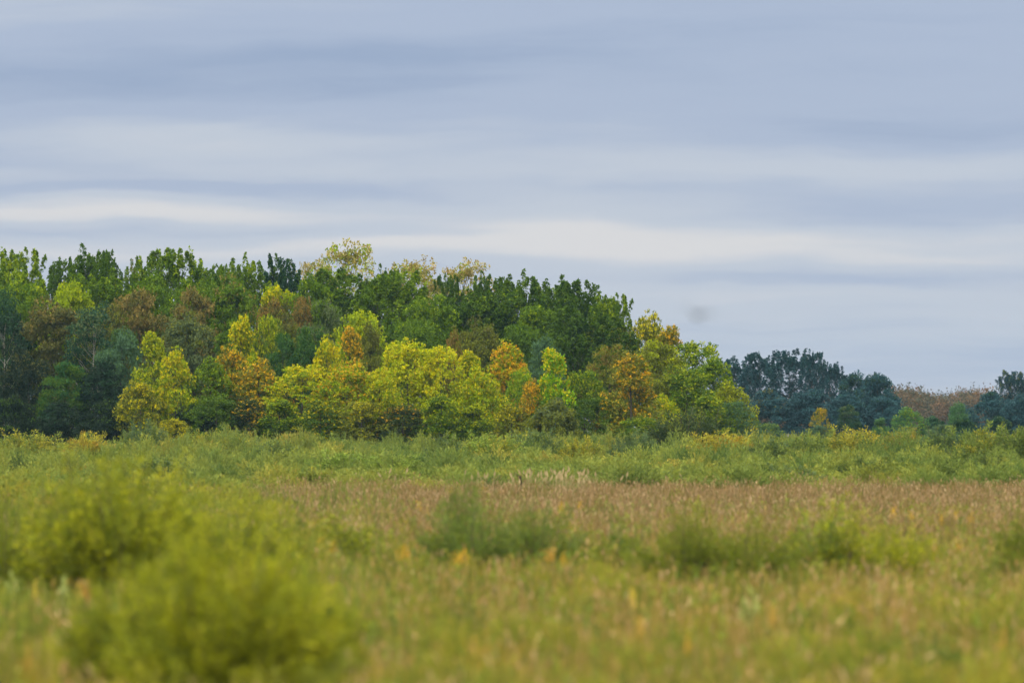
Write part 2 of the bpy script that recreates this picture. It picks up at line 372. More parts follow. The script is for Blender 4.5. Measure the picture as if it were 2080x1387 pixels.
TREES = [
 # name, kind, var, column, top row, width, distance, tint, turned tint, share, label
 # --- tall trees along the skyline
 ('poplar_tree','poplar',0,-8,536,100,612,G,GL,.3,'green poplar cut off by the left edge, lowest of the skyline trees there'),
 ('poplar_tree','poplar',1,50,505,100,606,G,GL,.45,'tall light green poplar with twin pointed tops nearest the left edge'),
 ('poplar_tree','poplar',2,118,524,80,622,GD,G,.4,'short dark green poplar between the twin topped poplar and the tall spiky one'),
 ('poplar_tree','poplar',3,168,500,95,612,GD,G,.3,'dark green poplar with one loose spike highest on the left skyline'),
 ('poplar_tree','poplar',4,216,513,55,606,GD,G,.3,'narrow dark poplar with a small round tuft right of the loose spike'),
 ('poplar_tree','poplar',0,264,530,70,618,G,TA,.25,'low green poplar with a few tan leaves in the dip of the left skyline'),
 ('poplar_tree','poplar',2,303,523,75,610,G,GL,.3,'green poplar with small pointed tufts just left of the dense wide poplar'),
 ('poplar_tree','poplar',1,355,506,125,602,G,GL,.35,'dense wide mid green poplar with many upright tufts on the left skyline'),
 ('poplar_tree','poplar',3,412,530,80,616,G,GL,.2,'green poplar sloping down on the right side of the dense wide poplar'),
 ('poplar_tree','poplar',4,450,540,60,608,GD,G,.4,'small green poplar in the gap left of the evenly domed poplar'),
 ('poplar_tree','poplar',0,500,518,95,604,G,GL,.3,'evenly domed green poplar between two low gaps in the skyline'),
 ('poplar_tree','poplar',2,574,518,80,612,GB,GD,.4,'blue green poplar with airy branches standing alone on the skyline'),
 ('pale_tree','airy',0,640,520,90,622,GL,PA,.7,'pale yellow airy tree leaning against the tallest tree'),
 ('pale_tree','airy',1,698,488,128,616,GL,PA,.55,'tallest pale green and gold tree rising above all others'),
 ('poplar_tree','poplar',3,768,540,66,606,GD,G,.4,'dark green tree directly right of the tallest pale tree'),
 ('pale_tree','airy',0,826,522,135,620,GL,PA,.75,'wide pale yellow tree with a rounded top behind the green ones'),
 ('pale_tree','airy',1,874,560,80,626,OL,TA,.8,'small tan orange see-through tree in the skyline notch'),
 ('pale_tree','airy',1,940,526,115,618,GL,PA,.75,'gold tipped tree showing behind a dark green poplar right of the notch'),
 ('poplar_tree','poplar',1,908,558,56,604,GD,G,.35,'dark green poplar standing in front of the gold tipped tree'),
 ('poplar_tree','poplar',4,994,553,75,606,GD,G,.35,'slim dark green poplar right of the gold tipped tree'),
 ('poplar_tree','poplar',0,1068,551,105,604,GD,G,.4,'broad dark poplar with open gaps of sky in its top'),
 ('poplar_tree','poplar',2,1112,578,75,610,G,GL,.35,'lighter green poplar on the right shoulder of the broad gappy one'),
 ('poplar_tree','poplar',3,1166,562,115,598,GD,G,.25,'dark green poplar with a sharp top standing right of a deep gap'),
 ('poplar_tree','poplar',4,1215,600,80,604,GD,G,.3,'dark poplar sloping down behind the sharp topped one'),
 ('poplar_tree','poplar',1,1252,597,80,592,G,GL,.35,'last tall green poplar before the yellow slope of trees'),
 ('maple_tree','maple',1,1312,632,105,590,OL,YE,.5,'yellow and orange topped tree starting the slope down to the right'),
 ('maple_tree','maple',0,1362,662,115,586,OL,OR,.35,'olive tree with bare dark twigs showing at its top on the slope'),
 ('maple_tree','maple',2,1412,694,125,582,G,YG,.45,'green maple with a rounded top halfway down the slope'),
 ('maple_tree','maple',3,1448,718,115,576,G,GL,.5,'light green maple at the right corner of the wood against the sky'),
 ('maple_tree','maple',4,1484,775,95,570,OL,YG,.6,'thin yellow green tree with drooping outer branches at the end of the wood'),
 # --- second layer, seen just below the skyline
 ('broadleaf_tree','oak',0,45,552,135,592,G,GL,.5,'bright green rounded tree under the twin topped poplar'),
 ('broadleaf_tree','oak',1,140,572,105,590,GL,YG,.4,'yellow green tree under the highest spike on the left'),
 ('broadleaf_tree','poplar',3,222,548,130,594,G,GL,.25,'mid green tree filling the dip below the narrow dark poplar'),
 ('broadleaf_tree','oak',2,312,556,130,590,G,GL,.2,'plain green tree under the dense wide poplar'),
 ('broadleaf_tree','oak',3,395,568,110,588,G,GL,.3,'green rounded tree above the two tan ones'),
 ('broadleaf_tree','oak',0,468,556,125,586,G,TA,.28,'round green tree with rusty leaves on its right shoulder'),
 ('broadleaf_tree','oak',1,560,580,110,588,GL,YE,.45,'yellow green tree with an orange patch below the lone blue green poplar'),
 ('broadleaf_tree','oak',2,632,560,110,586,G,GL,.2,'green tree below the pale yellow leaning tree'),
 ('broadleaf_tree','poplar',1,708,546,140,592,GD,G,.55,'wide green tree at the foot of the tallest pale tree'),
 ('broadleaf_tree','poplar',2,800,552,140,588,G,GL,.25,'broad green tree in front of the wide pale yellow tree'),
 ('broadleaf_tree','oak',3,868,600,130,580,G,GL,.3,'mid green tree under the see-through tan one'),
 ('broadleaf_tree','poplar',0,948,590,130,584,GD,G,.4,'dark green tree under the gold tipped tree'),
 ('broadleaf_tree','poplar',4,1025,585,110,586,GD,GL,.35,'green tree filling between the slim poplar and the gappy one'),
 ('broadleaf_tree','oak',1,1090,620,120,580,G,GL,.2,'soft green rounded tree below the gappy broad poplar'),
 ('broadleaf_tree','poplar',2,1180,620,130,576,GD,G,.2,'deep dark green tree below the sharp topped poplar'),
 ('broadleaf_tree','poplar',3,1262,650,110,574,GD,OL,.4,'dark tree with a pale stem below the last tall poplar'),
 ('broadleaf_tree','oak',2,1330,690,120,572,OL,YG,.5,'olive yellow tree inside the slope behind the orange dotted maple'),
 ('broadleaf_tree','maple',1,1395,745,120,570,G,YG,.35,'dark centred green maple in the middle of the right slope'),
 # --- brown, tan and grey trees in the middle
 ('broadleaf_tree','oak',3,10,590,110,574,GB,GD,.4,'dark blue green tree on the left edge behind the bare pale trunk'),
 ('brown_tree','oak',0,108,606,150,572,BR,TA,.35,'large dark brown tree near the left edge'),
 ('birch_tree','birch',0,186,612,105,566,GB,SG,.4,'grey green birch with a thin pale trunk in the dark left part'),
 ('brown_tree','oak',1,285,588,120,576,BR,TA,.75,'rusty tan tree with a rounded top left of the other tan tree'),
 ('brown_tree','oak',2,392,584,105,580,BR,TA,.7,'rusty tan tree under the sloping poplar, right one of two'),
 ('brown_tree','oak',3,230,618,85,572,OL,BR,.6,'olive brown tree squeezed between the birch and the rusty tan tree'),
 ('broadleaf_tree','oak',0,380,632,110,566,SG,OL,.4,'soft grey green tree in front of the two rusty tan trees'),
 ('broadleaf_tree','oak',1,245,668,90,560,TE,GD,.4,'teal green tree behind the yellow green maple pair'),
 ('brown_tree','oak',2,556,606,85,576,BR,RU,.65,'reddish brown small tree below the domed poplar'),
 ('brown_tree','oak',3,612,604,80,574,BR,RU,.6,'reddish brown tree with a ragged top above the two dark round trees'),
 ('broadleaf_tree','oak',0,575,640,90,568,OL,BR,.5,'olive tree just below the two reddish brown trees'),
 ('broadleaf_tree','oak',1,655,610,90,572,SG,G,.5,'grey green tree left of the bright yellow green top in the middle'),
 ('broadleaf_tree','maple',2,732,632,110,564,GL,YG,.6,'bright yellow green top in the very middle of the wood'),
 ('broadleaf_tree','oak',2,752,655,62,556,OL,BR,.5,'small dark olive tree in front of the bright yellow green top'),
 ('broadleaf_tree','oak',3,846,650,130,566,G,GD,.4,'dark green tree above the brightest yellow maple'),
 ('brown_tree','maple',3,924,662,55,558,OL,RU,.65,'narrow rusty tree above the row of yellow maples'),
 ('brown_tree','oak',0,975,645,90,564,OL,BR,.5,'brownish olive tree right of the narrow rusty one'),
 ('broadleaf_tree','oak',1,1048,660,110,566,GD,G,.4,'dark green tree above the orange tinted maple row'),
 ('broadleaf_tree','oak',2,1106,680,80,556,TE,G,.4,'soft blue green tree above the bright lime maple'),
 ('broadleaf_tree','poplar',0,1172,672,100,560,GD,DK,.3,'very dark green tree right of the bright lime maple'),
 ('broadleaf_tree','oak',3,1238,700,90,556,OL,RU,.4,'dull tree with reddish brown patches left of the orange dotted maple'),
 ('broadleaf_tree','oak',0,478,650,90,562,GD,G,.5,'green tree behind the tallest orange and yellow maple on the left'),
 # --- front maples
 ('maple_tree','maple',0,304,674,100,546,G,YG,.75,'pointed yellow green maple standing out of the dark left part'),
 ('maple_tree','maple',3,358,704,95,543,GL,YE,.65,'yellow maple with a slanting right side next to the pointed one'),
 ('maple_tree','maple',1,285,770,95,541,OL,YE,.5,'low yellow maple at the foot of the pointed yellow green one'),
 ('maple_tree','maple',2,352,850,70,536,OL,YE,.6,'smallest yellow maple half sunk in the scrub on the left'),
 ('maple_tree','maple',4,430,725,105,545,G,GL,.45,'fresh green maple right of the yellow maple pair'),
 ('maple_tree','maple',0,492,642,100,556,GL,YE,.55,'tallest front maple, green with an orange and yellow top'),
 ('maple_tree','maple',2,547,640,70,558,G,YG,.6,'slim light green maple right of the orange and yellow top'),
 ('maple_tree','maple',1,470,700,95,548,OL,OR,.55,'dark maple dotted orange below the tallest front maple'),
 ('maple_tree','maple',4,525,728,115,546,OL,OR,.60,'deep orange maple in the left half of the front row'),
 ('broadleaf_tree','oak',1,572,676,66,552,(.05,.12,.03),G,.3,'dark green ball shaped tree, left of two among the maples'),
 ('broadleaf_tree','oak',3,622,666,74,551,(.05,.12,.03),G,.3,'dark green ball shaped tree, right and taller of two among the maples'),
 ('maple_tree','maple',3,662,680,90,548,GL,YE,.75,'golden yellow maple right of the dark ball shaped pair'),
 ('maple_tree','maple',0,708,664,90,550,OL,OR,.60,'orange flecked maple with a purple grey heart'),
 ('maple_tree','maple',2,612,742,130,543,GL,YE,.6,'wide maple of yellow and orange sprays left of the centre'),
 ('maple_tree','maple',1,706,735,130,541,GL,OR,.55,'broad maple with orange top sprays just left of the brightest yellow one'),
 ('maple_tree','maple',4,768,748,90,540,GL,YE,.6,'yellow maple tucked beside the brightest one'),
 ('maple_tree','maple',1,828,688,150,546,YG,YE,.5,'brightest yellow domed maple at the centre of the front row'),
 ('maple_tree','maple',2,893,704,105,544,YG,YE,.6,'yellow maple merging with the right side of the brightest dome'),
 ('maple_tree','maple',0,948,712,95,546,GL,YE,.5,'green and gold maple right of the brightest dome'),
 ('maple_tree','maple',3,1030,690,125,550,GL,OR,.72,'peach orange maple top left of the bright lime maple'),
 ('maple_tree','maple',4,975,745,100,541,GL,YE,.55,'green maple with golden sprays below the peach orange top'),
 ('maple_tree','maple',0,1118,708,105,538,(.20,.38,.015),YE,.50,'bright lime maple with a pointed top and gold right edge'),
 ('maple_tree','maple',2,1058,752,60,542,(.16,.28,.02),YG,.4,'narrow lime green maple left of the bright lime one'),
 ('maple_tree','maple',3,1080,768,72,537,OL,OR,.75,'small orange maple leaning before the lime ones'),
 ('maple_tree','maple',2,1188,752,85,544,G,YG,.35,'green maple right of the bright lime one'),
 ('maple_tree','maple',3,1282,712,135,538,OL,OR,.56,'cone shaped maple covered in small orange dots'),
 ('maple_tree','maple',4,1345,800,75,552,GL,YE,.5,'low yellow bushy tree behind the cone shaped maple'),
 ('maple_tree','maple',1,1300,846,110,534,G,YG,.35,'green skirt of a maple at the foot of the cone shaped one'),
 ('maple_tree','maple',3,1440,800,110,560,G,YG,.4,'green maple with low branches above the round willow'),
 ('maple_tree','maple',2,1492,815,75,562,TE,G,.5,'bluish green low maple at the right foot of the wood'),
 # --- lower storey, some tints darkened for the shade at the wood's foot
 ('maple_tree','maple',1,440,800,110,539,GD,G,.6,'low green maple under the fresh green one'),
 ('maple_tree','maple',3,505,805,105,538,(.05,.08,.022),OR,.34,'dark low maple with scattered orange leaves'),
 ('maple_tree','maple',0,570,812,110,537,GD,GL,.5,'low green maple touching the scrub left of the centre'),
 ('maple_tree','maple',4,650,812,110,536,GD,YE,.42,'low maple with yellow sprays over a dark base'),
 ('maple_tree','maple',2,735,815,110,536,OL,YE,.35,'low olive maple below the broad orange topped one'),
 ('maple_tree','maple',1,818,820,110,537,(.06,.09,.022),OR,.28,'low dark maple with rusty sprays under the brightest dome'),
 ('maple_tree','maple',3,895,800,110,536,G,YG,.4,'low green maple under the right side of the brightest dome'),
 ('maple_tree','maple',0,968,820,100,535,GD,YG,.5,'low green maple below the golden sprays'),
 ('broadleaf_tree','oak',2,1130,808,95,534,OL,SG,.5,'dull green round bush tree below the bright lime maple'),
 ('maple_tree','maple',4,1040,820,90,536,OL,YE,.5,'low yellow green maple under the small orange one'),
 ('maple_tree','maple',2,1210,808,110,538,GD,G,.4,'low dark green maple left of the cone shaped one'),
 # --- dark left part, deep shade put into the leaf tints
 ('birch_tree','birch',1,8,630,80,556,DK,GB,.5,'birch with a bare pale trunk at the left edge'),
 ('broadleaf_tree','oak',0,60,720,110,554,DK,BR,.35,'very dark tree below the large brown one'),
 ('broadleaf_tree','oak',1,132,735,85,550,GD,(.04,.12,.035),.6,'dark green low tree with a brighter heart under the large brown one'),
 ('broadleaf_tree','oak',2,205,730,100,550,DK,GB,.5,'blackish blue green tree left of the pointed yellow green maple'),
 ('broadleaf_tree','oak',3,30,800,110,546,DK,GD,.4,'low dark tree in the bottom left corner of the wood'),
 ('broadleaf_tree','oak',0,120,815,110,544,DK,GB,.4,'low dark tree over the scrub below the large brown one'),
 ('broadleaf_tree','oak',1,215,812,100,543,DK,GD,.4,'low dark tree left of the low yellow maple'),
 ('broadleaf_tree','oak',2,395,820,90,541,DK,GD,.5,'low dark tree between the yellow maples and the fresh green one'),
 # --- separate wood further right, the blue of distance haze put into the leaf tint
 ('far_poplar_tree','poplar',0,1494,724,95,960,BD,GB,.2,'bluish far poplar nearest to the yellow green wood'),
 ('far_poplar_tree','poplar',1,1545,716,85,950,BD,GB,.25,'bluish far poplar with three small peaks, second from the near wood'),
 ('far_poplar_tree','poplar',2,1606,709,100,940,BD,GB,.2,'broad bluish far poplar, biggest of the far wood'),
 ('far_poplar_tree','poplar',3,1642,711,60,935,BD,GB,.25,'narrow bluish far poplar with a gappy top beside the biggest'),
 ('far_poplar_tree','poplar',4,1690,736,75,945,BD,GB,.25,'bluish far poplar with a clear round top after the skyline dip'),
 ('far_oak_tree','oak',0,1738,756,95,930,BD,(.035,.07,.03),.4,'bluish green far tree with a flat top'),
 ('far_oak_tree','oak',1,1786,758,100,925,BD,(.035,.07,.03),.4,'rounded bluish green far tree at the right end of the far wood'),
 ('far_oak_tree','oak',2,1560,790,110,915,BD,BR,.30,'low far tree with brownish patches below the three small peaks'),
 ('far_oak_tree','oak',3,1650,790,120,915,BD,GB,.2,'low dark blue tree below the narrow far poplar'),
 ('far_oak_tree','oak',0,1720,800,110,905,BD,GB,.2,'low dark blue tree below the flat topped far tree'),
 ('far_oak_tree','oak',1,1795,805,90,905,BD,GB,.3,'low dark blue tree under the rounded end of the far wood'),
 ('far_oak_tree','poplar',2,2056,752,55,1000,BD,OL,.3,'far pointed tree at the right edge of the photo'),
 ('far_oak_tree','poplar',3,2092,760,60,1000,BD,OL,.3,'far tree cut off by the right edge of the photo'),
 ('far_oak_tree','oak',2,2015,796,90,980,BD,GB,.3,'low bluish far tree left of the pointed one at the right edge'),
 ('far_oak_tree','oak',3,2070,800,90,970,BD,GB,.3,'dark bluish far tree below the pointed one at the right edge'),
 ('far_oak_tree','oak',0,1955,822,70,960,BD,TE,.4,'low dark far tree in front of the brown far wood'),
 # --- small trees in the gap
 ('sapling_tree','maple',1,1560,858,70,640,TE,GL,.4,'small teal green tree just right of the near wood'),
 ('sapling_tree','maple',2,1668,828,36,720,OL,OR,.5,'small orange tree in front of the far wood'),
 ('sapling_tree','oak',1,1724,822,42,730,GB,SG,.5,'small narrow blue green tree right of the small orange one'),
 ('sapling_tree','maple',3,1662,862,60,690,TE,SG,.4,'low grey green tree at the foot of the small orange one'),
 ('sapling_tree','maple',0,1790,848,48,690,(.09,.20,.06),TE,.4,'small bright green pointed tree left of the wide bright green one'),
 ('sapling_tree','maple',4,1842,826,72,680,(.09,.20,.06),GL,.4,'wide bright green small tree in front of the brown far wood'),
 ('sapling_tree','oak',2,1895,845,60,700,GB,TE,.4,'small dark green tree right of the wide bright green one'),
 ('sapling_tree','maple',1,1946,816,44,720,(.09,.20,.07),TE,.5,'slender bright green tree standing against the brown far wood'),
 ('sapling_tree','oak',3,1962,846,60,700,GB,GD,.4,'small dark round tree at the foot of the slender bright green one'),
 ('sapling_tree','maple',2,1915,862,60,680,TE,SG,.4,'lowest grey green tree in the gap before the brown far wood'),
 ('sapling_tree','oak',0,2030,845,60,720,GB,SG,.4,'small bluish tree near the right edge above the scrub'),
]
seen_labels = set()
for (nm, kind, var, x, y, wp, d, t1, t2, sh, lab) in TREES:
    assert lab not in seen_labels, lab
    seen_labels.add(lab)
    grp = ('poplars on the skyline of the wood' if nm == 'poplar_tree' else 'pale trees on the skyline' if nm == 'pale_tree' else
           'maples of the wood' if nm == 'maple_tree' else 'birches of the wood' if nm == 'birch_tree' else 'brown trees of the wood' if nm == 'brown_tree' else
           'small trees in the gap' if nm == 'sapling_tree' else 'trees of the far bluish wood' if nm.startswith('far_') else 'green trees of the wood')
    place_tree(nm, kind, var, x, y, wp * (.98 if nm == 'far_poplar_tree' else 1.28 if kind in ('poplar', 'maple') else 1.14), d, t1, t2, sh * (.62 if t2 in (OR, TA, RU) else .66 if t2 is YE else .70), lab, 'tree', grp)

# brown far-off wood: one mass
def far_wood():
    b = Buf(); r = np.random.default_rng(91)
    for k in range(370):
        x = r.uniform(1330, 2230); d = r.uniform(1480, 1750)
        ytop = 792 + 6 * math.sin(x / 23.) + r.uniform(-3, 14)
        if x < 1790: ytop += 14
        p = at(x, ytop, d); Hh = p[2]; n = 750
        c = unit(r.normal(0, 1, (n, 3))); c *= (r.random(n) ** .35)[:, None] * (1 + .25 * np.sin(c[:, :1] * 7 + k) * np.cos(c[:, 2:] * 6))
        pos = np.stack([p[0] + c[:, 0] * 3.2, d + c[:, 1] * 3.2, Hh * .5 + c[:, 2] * Hh * .5], 1)
        ax = unit(r.normal(0, 1, (n, 3))); no = unit(r.normal(0, .6, (n, 3)) + [0, 0, 1])
        b.quads(leaf_quads(pos, ax, no, r.uniform(.4, .8, n), r.uniform(.3, .6, n)), np.clip(r.normal(.5, .15, n), 0, 1), r.random() * .9 + r.normal(0, .08, n))
        t = np.linspace(0, 1, 4)
        tube(b, np.stack([p[0] + 0 * t, d + 0 * t, t * Hh * .8], 1), .2 * (1.1 - t), 4, .4, .95)
    m = multi_leaf_material('far_wood_leaves', [(0., (.04, .05, .03)), (.35, (.09, .075, .042)), (.7, (.17, .095, .045)), (1., (.13, .085, .05))], .3, .02)
    o = bpy.data.objects.new('distant_woods', b.mesh('distant_woods', m)); COL.objects.link(o)
    tag(o, 'low reddish brown wood far away on the horizon at the right', 'woods', kind='stuff')
far_wood()

# ------------------------------------------------------------------ willow shrubs
def willow(kind, seed, H, W, nst, nl, leafL, leafW, mat=M_LEAF, ragged=.72):
    """many stems fanning from the root, narrow leaves all along them"""
    r = np.random.default_rng(seed); sb, lb = Buf(), Buf()
    for k in range(nst):
        a = r.uniform(0, 2 * np.pi); q = math.sqrt(r.random()); lean = q * W / 2
        hh = H * (1 - .45 * q ** 2) * r.uniform(ragged, 1.0)
        if k < 3: hh = H * r.uniform(.93, 1.0)
        base = np.array([math.cos(a), math.sin(a), 0]) * q * W * .14
        t = np.linspace(0, 1, 6)[:, None]
        out = np.array([math.cos(a), math.sin(a), 0])
        pts = base + out * lean * .86 * t ** 1.4 + np.array([0, 0, 1.]) * hh * t + r.normal(0, .02, (6, 3)) * t * H
        tube(sb, pts, np.linspace(.016, .004, 6) * (H / 3) ** .5, 4)
        n = int(nl * r.uniform(.7, 1.3)); tt = np.clip(r.beta(1.7, 1.15, n), .12, 1.)
        i = np.minimum((tt * 5).astype(int), 4); f = (tt * 5 - i)[:, None]
        P = pts[i] * (1 - f) + pts[i + 1] * f
        side = r.normal(0, 1, (n, 3)); side[:, 2] *= .5; side = unit(side)
        spread = (.20 * H / 3 * (1.15 - tt) + .03)[:, None] * (r.random((n, 1)) ** .6) * 1.6
        P = P + side * spread
        dirn = unit(pts[np.minimum(i + 1, 5)] - pts[i])
        axis = unit(dirn * .9 + side * .7 + r.normal(0, .35, (n, 3))); nor = unit(side * .5 + [0, 0, .5] + r.normal(0, .5, (n, 3)))
        val = .5 * r.random() + .35 * tt + r.normal(0, .10, n)
        lb.quads(leaf_quads(P, axis, nor, leafL * r.uniform(.6, 1.3, n), leafW * r.uniform(.7, 1.3, n)), np.clip(.5 + r.normal(0, .07) + r.normal(0, .14, n), 0, 1), val)
    PROTO.setdefault(kind, []).append((sb.mesh(kind + '_stems', M_STEM), lb.mesh(kind + '_foliage', mat), H, W))
for s in range(4): willow('willow', 200 + s, 3.0, 3.2, 85, 120, .17, .055)
for s in range(3): willow('nearwillow', 220 + s, 2.6, 2.9, 170, 185, .100, .034, ragged=.42)
for s in range(3): willow('midwillow', 260 + s, 2.6, 3.2, 115, 125, .105, .032, ragged=.25)
for s in range(2): willow('sprig', 230 + s, 1.8, 1.3, 30, 100, .10, .032, ragged=.4)

def place_shrub(kind, var, x, ytop, wpx, d, t1, t2, sh, lab, group, name='willow_shrub', cat='shrub'):
    sm, lm, H, W = PROTO[kind][var % len(PROTO[kind])]
    p = at(x, ytop, d)
    e = bpy.data.objects.new(name, None); COL.objects.link(e); e.location = (p[0], d, -.05)
    e.scale = (wpx / FP * d / W,) * 2 + ((p[2] + .05) / H,); e.rotation_euler = (0, 0, random.uniform(0, 6.28)); e.empty_display_size = .3
    tag(e, lab, cat, group)
    a = bpy.data.objects.new('stems', sm); b = bpy.data.objects.new('foliage', lm)
    for o in (a, b): COL.objects.link(o); o.parent = e
    b['tint'] = [float(c) for c in t1]; b['turned_tint'] = [float(c) for c in t2]; b['turned_share'] = float(sh)
    assert lab not in seen_labels, lab
    seen_labels.add(lab)

WG = (.165, .220, .046); WY = (.350, .330, .045); WD = (.085, .125, .035); WB = (.100, .155, .062); WO = (.330, .230, .040)
SHRUBS = [
 ('willow',0,292,862,110,455,WB,WG,.4,'pale grey green willow bush rising above the scrub below the yellow maples'),
 ('willow',1,400,878,90,440,WG,WY,.3,'rounded willow bush in the scrub right of the pale grey green one'),
 ('willow',2,60,880,150,430,WY,WG,.5,'wide yellowish willow bush at the left end of the scrub'),
 ('willow',3,180,884,110,425,WY,WO,.3,'yellow willow bush with a few orange tips in the left scrub'),
 ('willow',0,480,886,90,420,WG,WY,.3,'thin topped willow bush below the orange maple'),
 ('willow',1,560,896,110,405,WB,WG,.5,'grey green willow bush at the left start of the middle scrub'),
 ('willow',2,700,915,170,340,(.20,.28,.05),WG,.3,'bright grassy green willow bush left of the dark hollow'),
 ('willow',3,800,925,140,330,WG,(.20,.28,.05),.5,'dense willow bush over the dark hollow in the scrub'),
 ('willow',0,905,886,90,420,WG,WB,.4,'willow bush with thin upright shoots below the golden maple'),
 ('willow',1,1000,884,140,410,(.20,.28,.05),WY,.3,'large light green willow bush in the middle of the scrub'),
 ('willow',2,1090,876,120,425,WB,WG,.4,'grey green willow bush below the small orange maple'),
 ('willow',3,1180,892,110,400,WY,WG,.4,'yellow green willow bush left of the dark cored one'),
 ('willow',0,1290,882,110,395,WB,WD,.4,'dark cored willow bush below the cone shaped maple'),
 ('willow',1,1395,834,165,500,(.055,.085,.028),OL,.25,'big round dark olive willow at the right foot of the wood'),
 ('willow',2,1462,880,150,410,WY,WO,.35,'golden topped flat willow bush right of the big dark round one'),
 ('willow',3,1560,892,110,400,WG,WB,.4,'willow bush with feathery shoots right of the golden topped one'),
 ('willow',0,1640,884,110,420,WG,WB,.3,'soft green willow bush below the small orange tree'),
 ('willow',1,1735,872,150,430,WG,WY,.55,'yellow topped willow bush before the far wood'),
 ('willow',2,1830,876,110,420,WG,WO,.3,'willow bush with an orange patch right of the yellow topped one'),
 ('willow',3,1920,872,130,410,WB,WG,.4,'green willow bush below the slender bright green tree'),
 ('willow',0,2010,866,140,400,WG,WY,.3,'tall leafy willow bush near the right edge'),
 ('willow',1,2080,864,110,395,WG,WD,.3,'willow bush cut off by the right edge'),
 ('willow',2,1980,915,140,320,WD,WG,.4,'dark hearted willow bush low in the right scrub'),
 ('willow',3,1760,925,140,315,WD,WG,.5,'dull green willow bush low in the scrub before the yellow topped one'),
 ('willow',0,1620,945,130,298,WB,WG,.4,'low willow bush at the field edge in the right half'),
 ('willow',1,1340,950,130,296,WG,WB,.4,'low willow bush at the field edge below the dark cored one'),
 ('willow',2,1090,945,140,300,(.20,.28,.05),WG,.4,'low light willow bush behind the pale reeds'),
 ('willow',3,620,950,130,292,WG,WY,.3,'low willow bush at the left start of the reddish field'),
 ('willow',0,430,945,150,285,WG,WB,.4,'low willow bush left of the reddish field'),
 ('willow',1,320,925,130,300,WB,WG,.4,'low grey green willow bush behind the dark centred thicket'),
]
for a in SHRUBS: place_shrub(*(a[:3] + (a[3] - (10 if a[5] > 345 else 4),) + a[4:]), 'willow bushes in the scrub belt')

NY = (.325, .350, .030); NG = (.185, .222, .028); NDK = (.160, .200, .024); NGB = (.150, .215, .045)
NEAR = [
 ('nearwillow',0,455,1040,480,72,NG,NY,.55,'big blurred yellow green willow bush in the near left foreground'),
 ('nearwillow',1,300,1110,330,76,NG,NY,.35,'blurred willow bush leaning out left of the big near one'),
 ('nearwillow',2,610,1120,260,78,NG,NY,.5,'blurred low willow bush on the right side of the big near one'),
 ('nearwillow',1,240,905,379,114,NG,NY,.45,'dark centred willow bush behind the big near one on the left'),
 ('midwillow',2,120,950,299,118,NG,NDK,.5,'willow bush left of the dark centred one'),
 ('midwillow',0,10,960,264,116,NG,NDK,.5,'willow bush cut off by the left edge'),
 ('midwillow',1,350,960,264,130,NG,NY,.4,'loose willow bush right of the dark centred one'),
 ('midwillow',2,480,985,299,128,NG,NY,.4,'low spreading willow bush above the big near one'),
 ('midwillow',0,955,985,241,138,NGB,NG,.3,'blue green willow bush in the middle of the meadow'),
 ('midwillow',1,1090,1000,206,140,NGB,NG,.3,'blue green willow bush right of its like in the middle of the meadow'),
 ('sprig',0,938,955,90,150,NGB,NG,.2,'tall thin willow shoots rising from the middle meadow bush'),
 ('midwillow',2,1390,1015,252,128,NG,NDK,.5,'olive willow bush in the right half of the meadow'),
 ('midwillow',0,1510,1020,276,128,NG,NDK,.4,'low olive willow bush right of the middle right one'),
 ('sprig',1,1250,1035,170,140,NG,NGB,.4,'small green willow bush between the blue green pair and the olive pair'),
 ('sprig',0,1665,1005,160,130,NGB,NY,.5,'upright fresh green willow bush at the right of the olive pair'),
 ('sprig',1,1715,1020,150,130,NG,NY,.5,'fresh green willow bush just right of the upright one'),
 ('midwillow',1,1800,1035,218,134,NY,NG,.3,'yellow green low willow bush right of the upright fresh green one'),
 ('midwillow',2,2090,1020,172,136,NDK,NG,.4,'dark willow bush at the right edge of the meadow'),
 ('sprig',0,720,1040,190,142,NG,NY,.3,'faint green willow shoots left of the blue green pair'),
]
for a in NEAR: place_shrub(*a, 'willow bushes in the meadow')

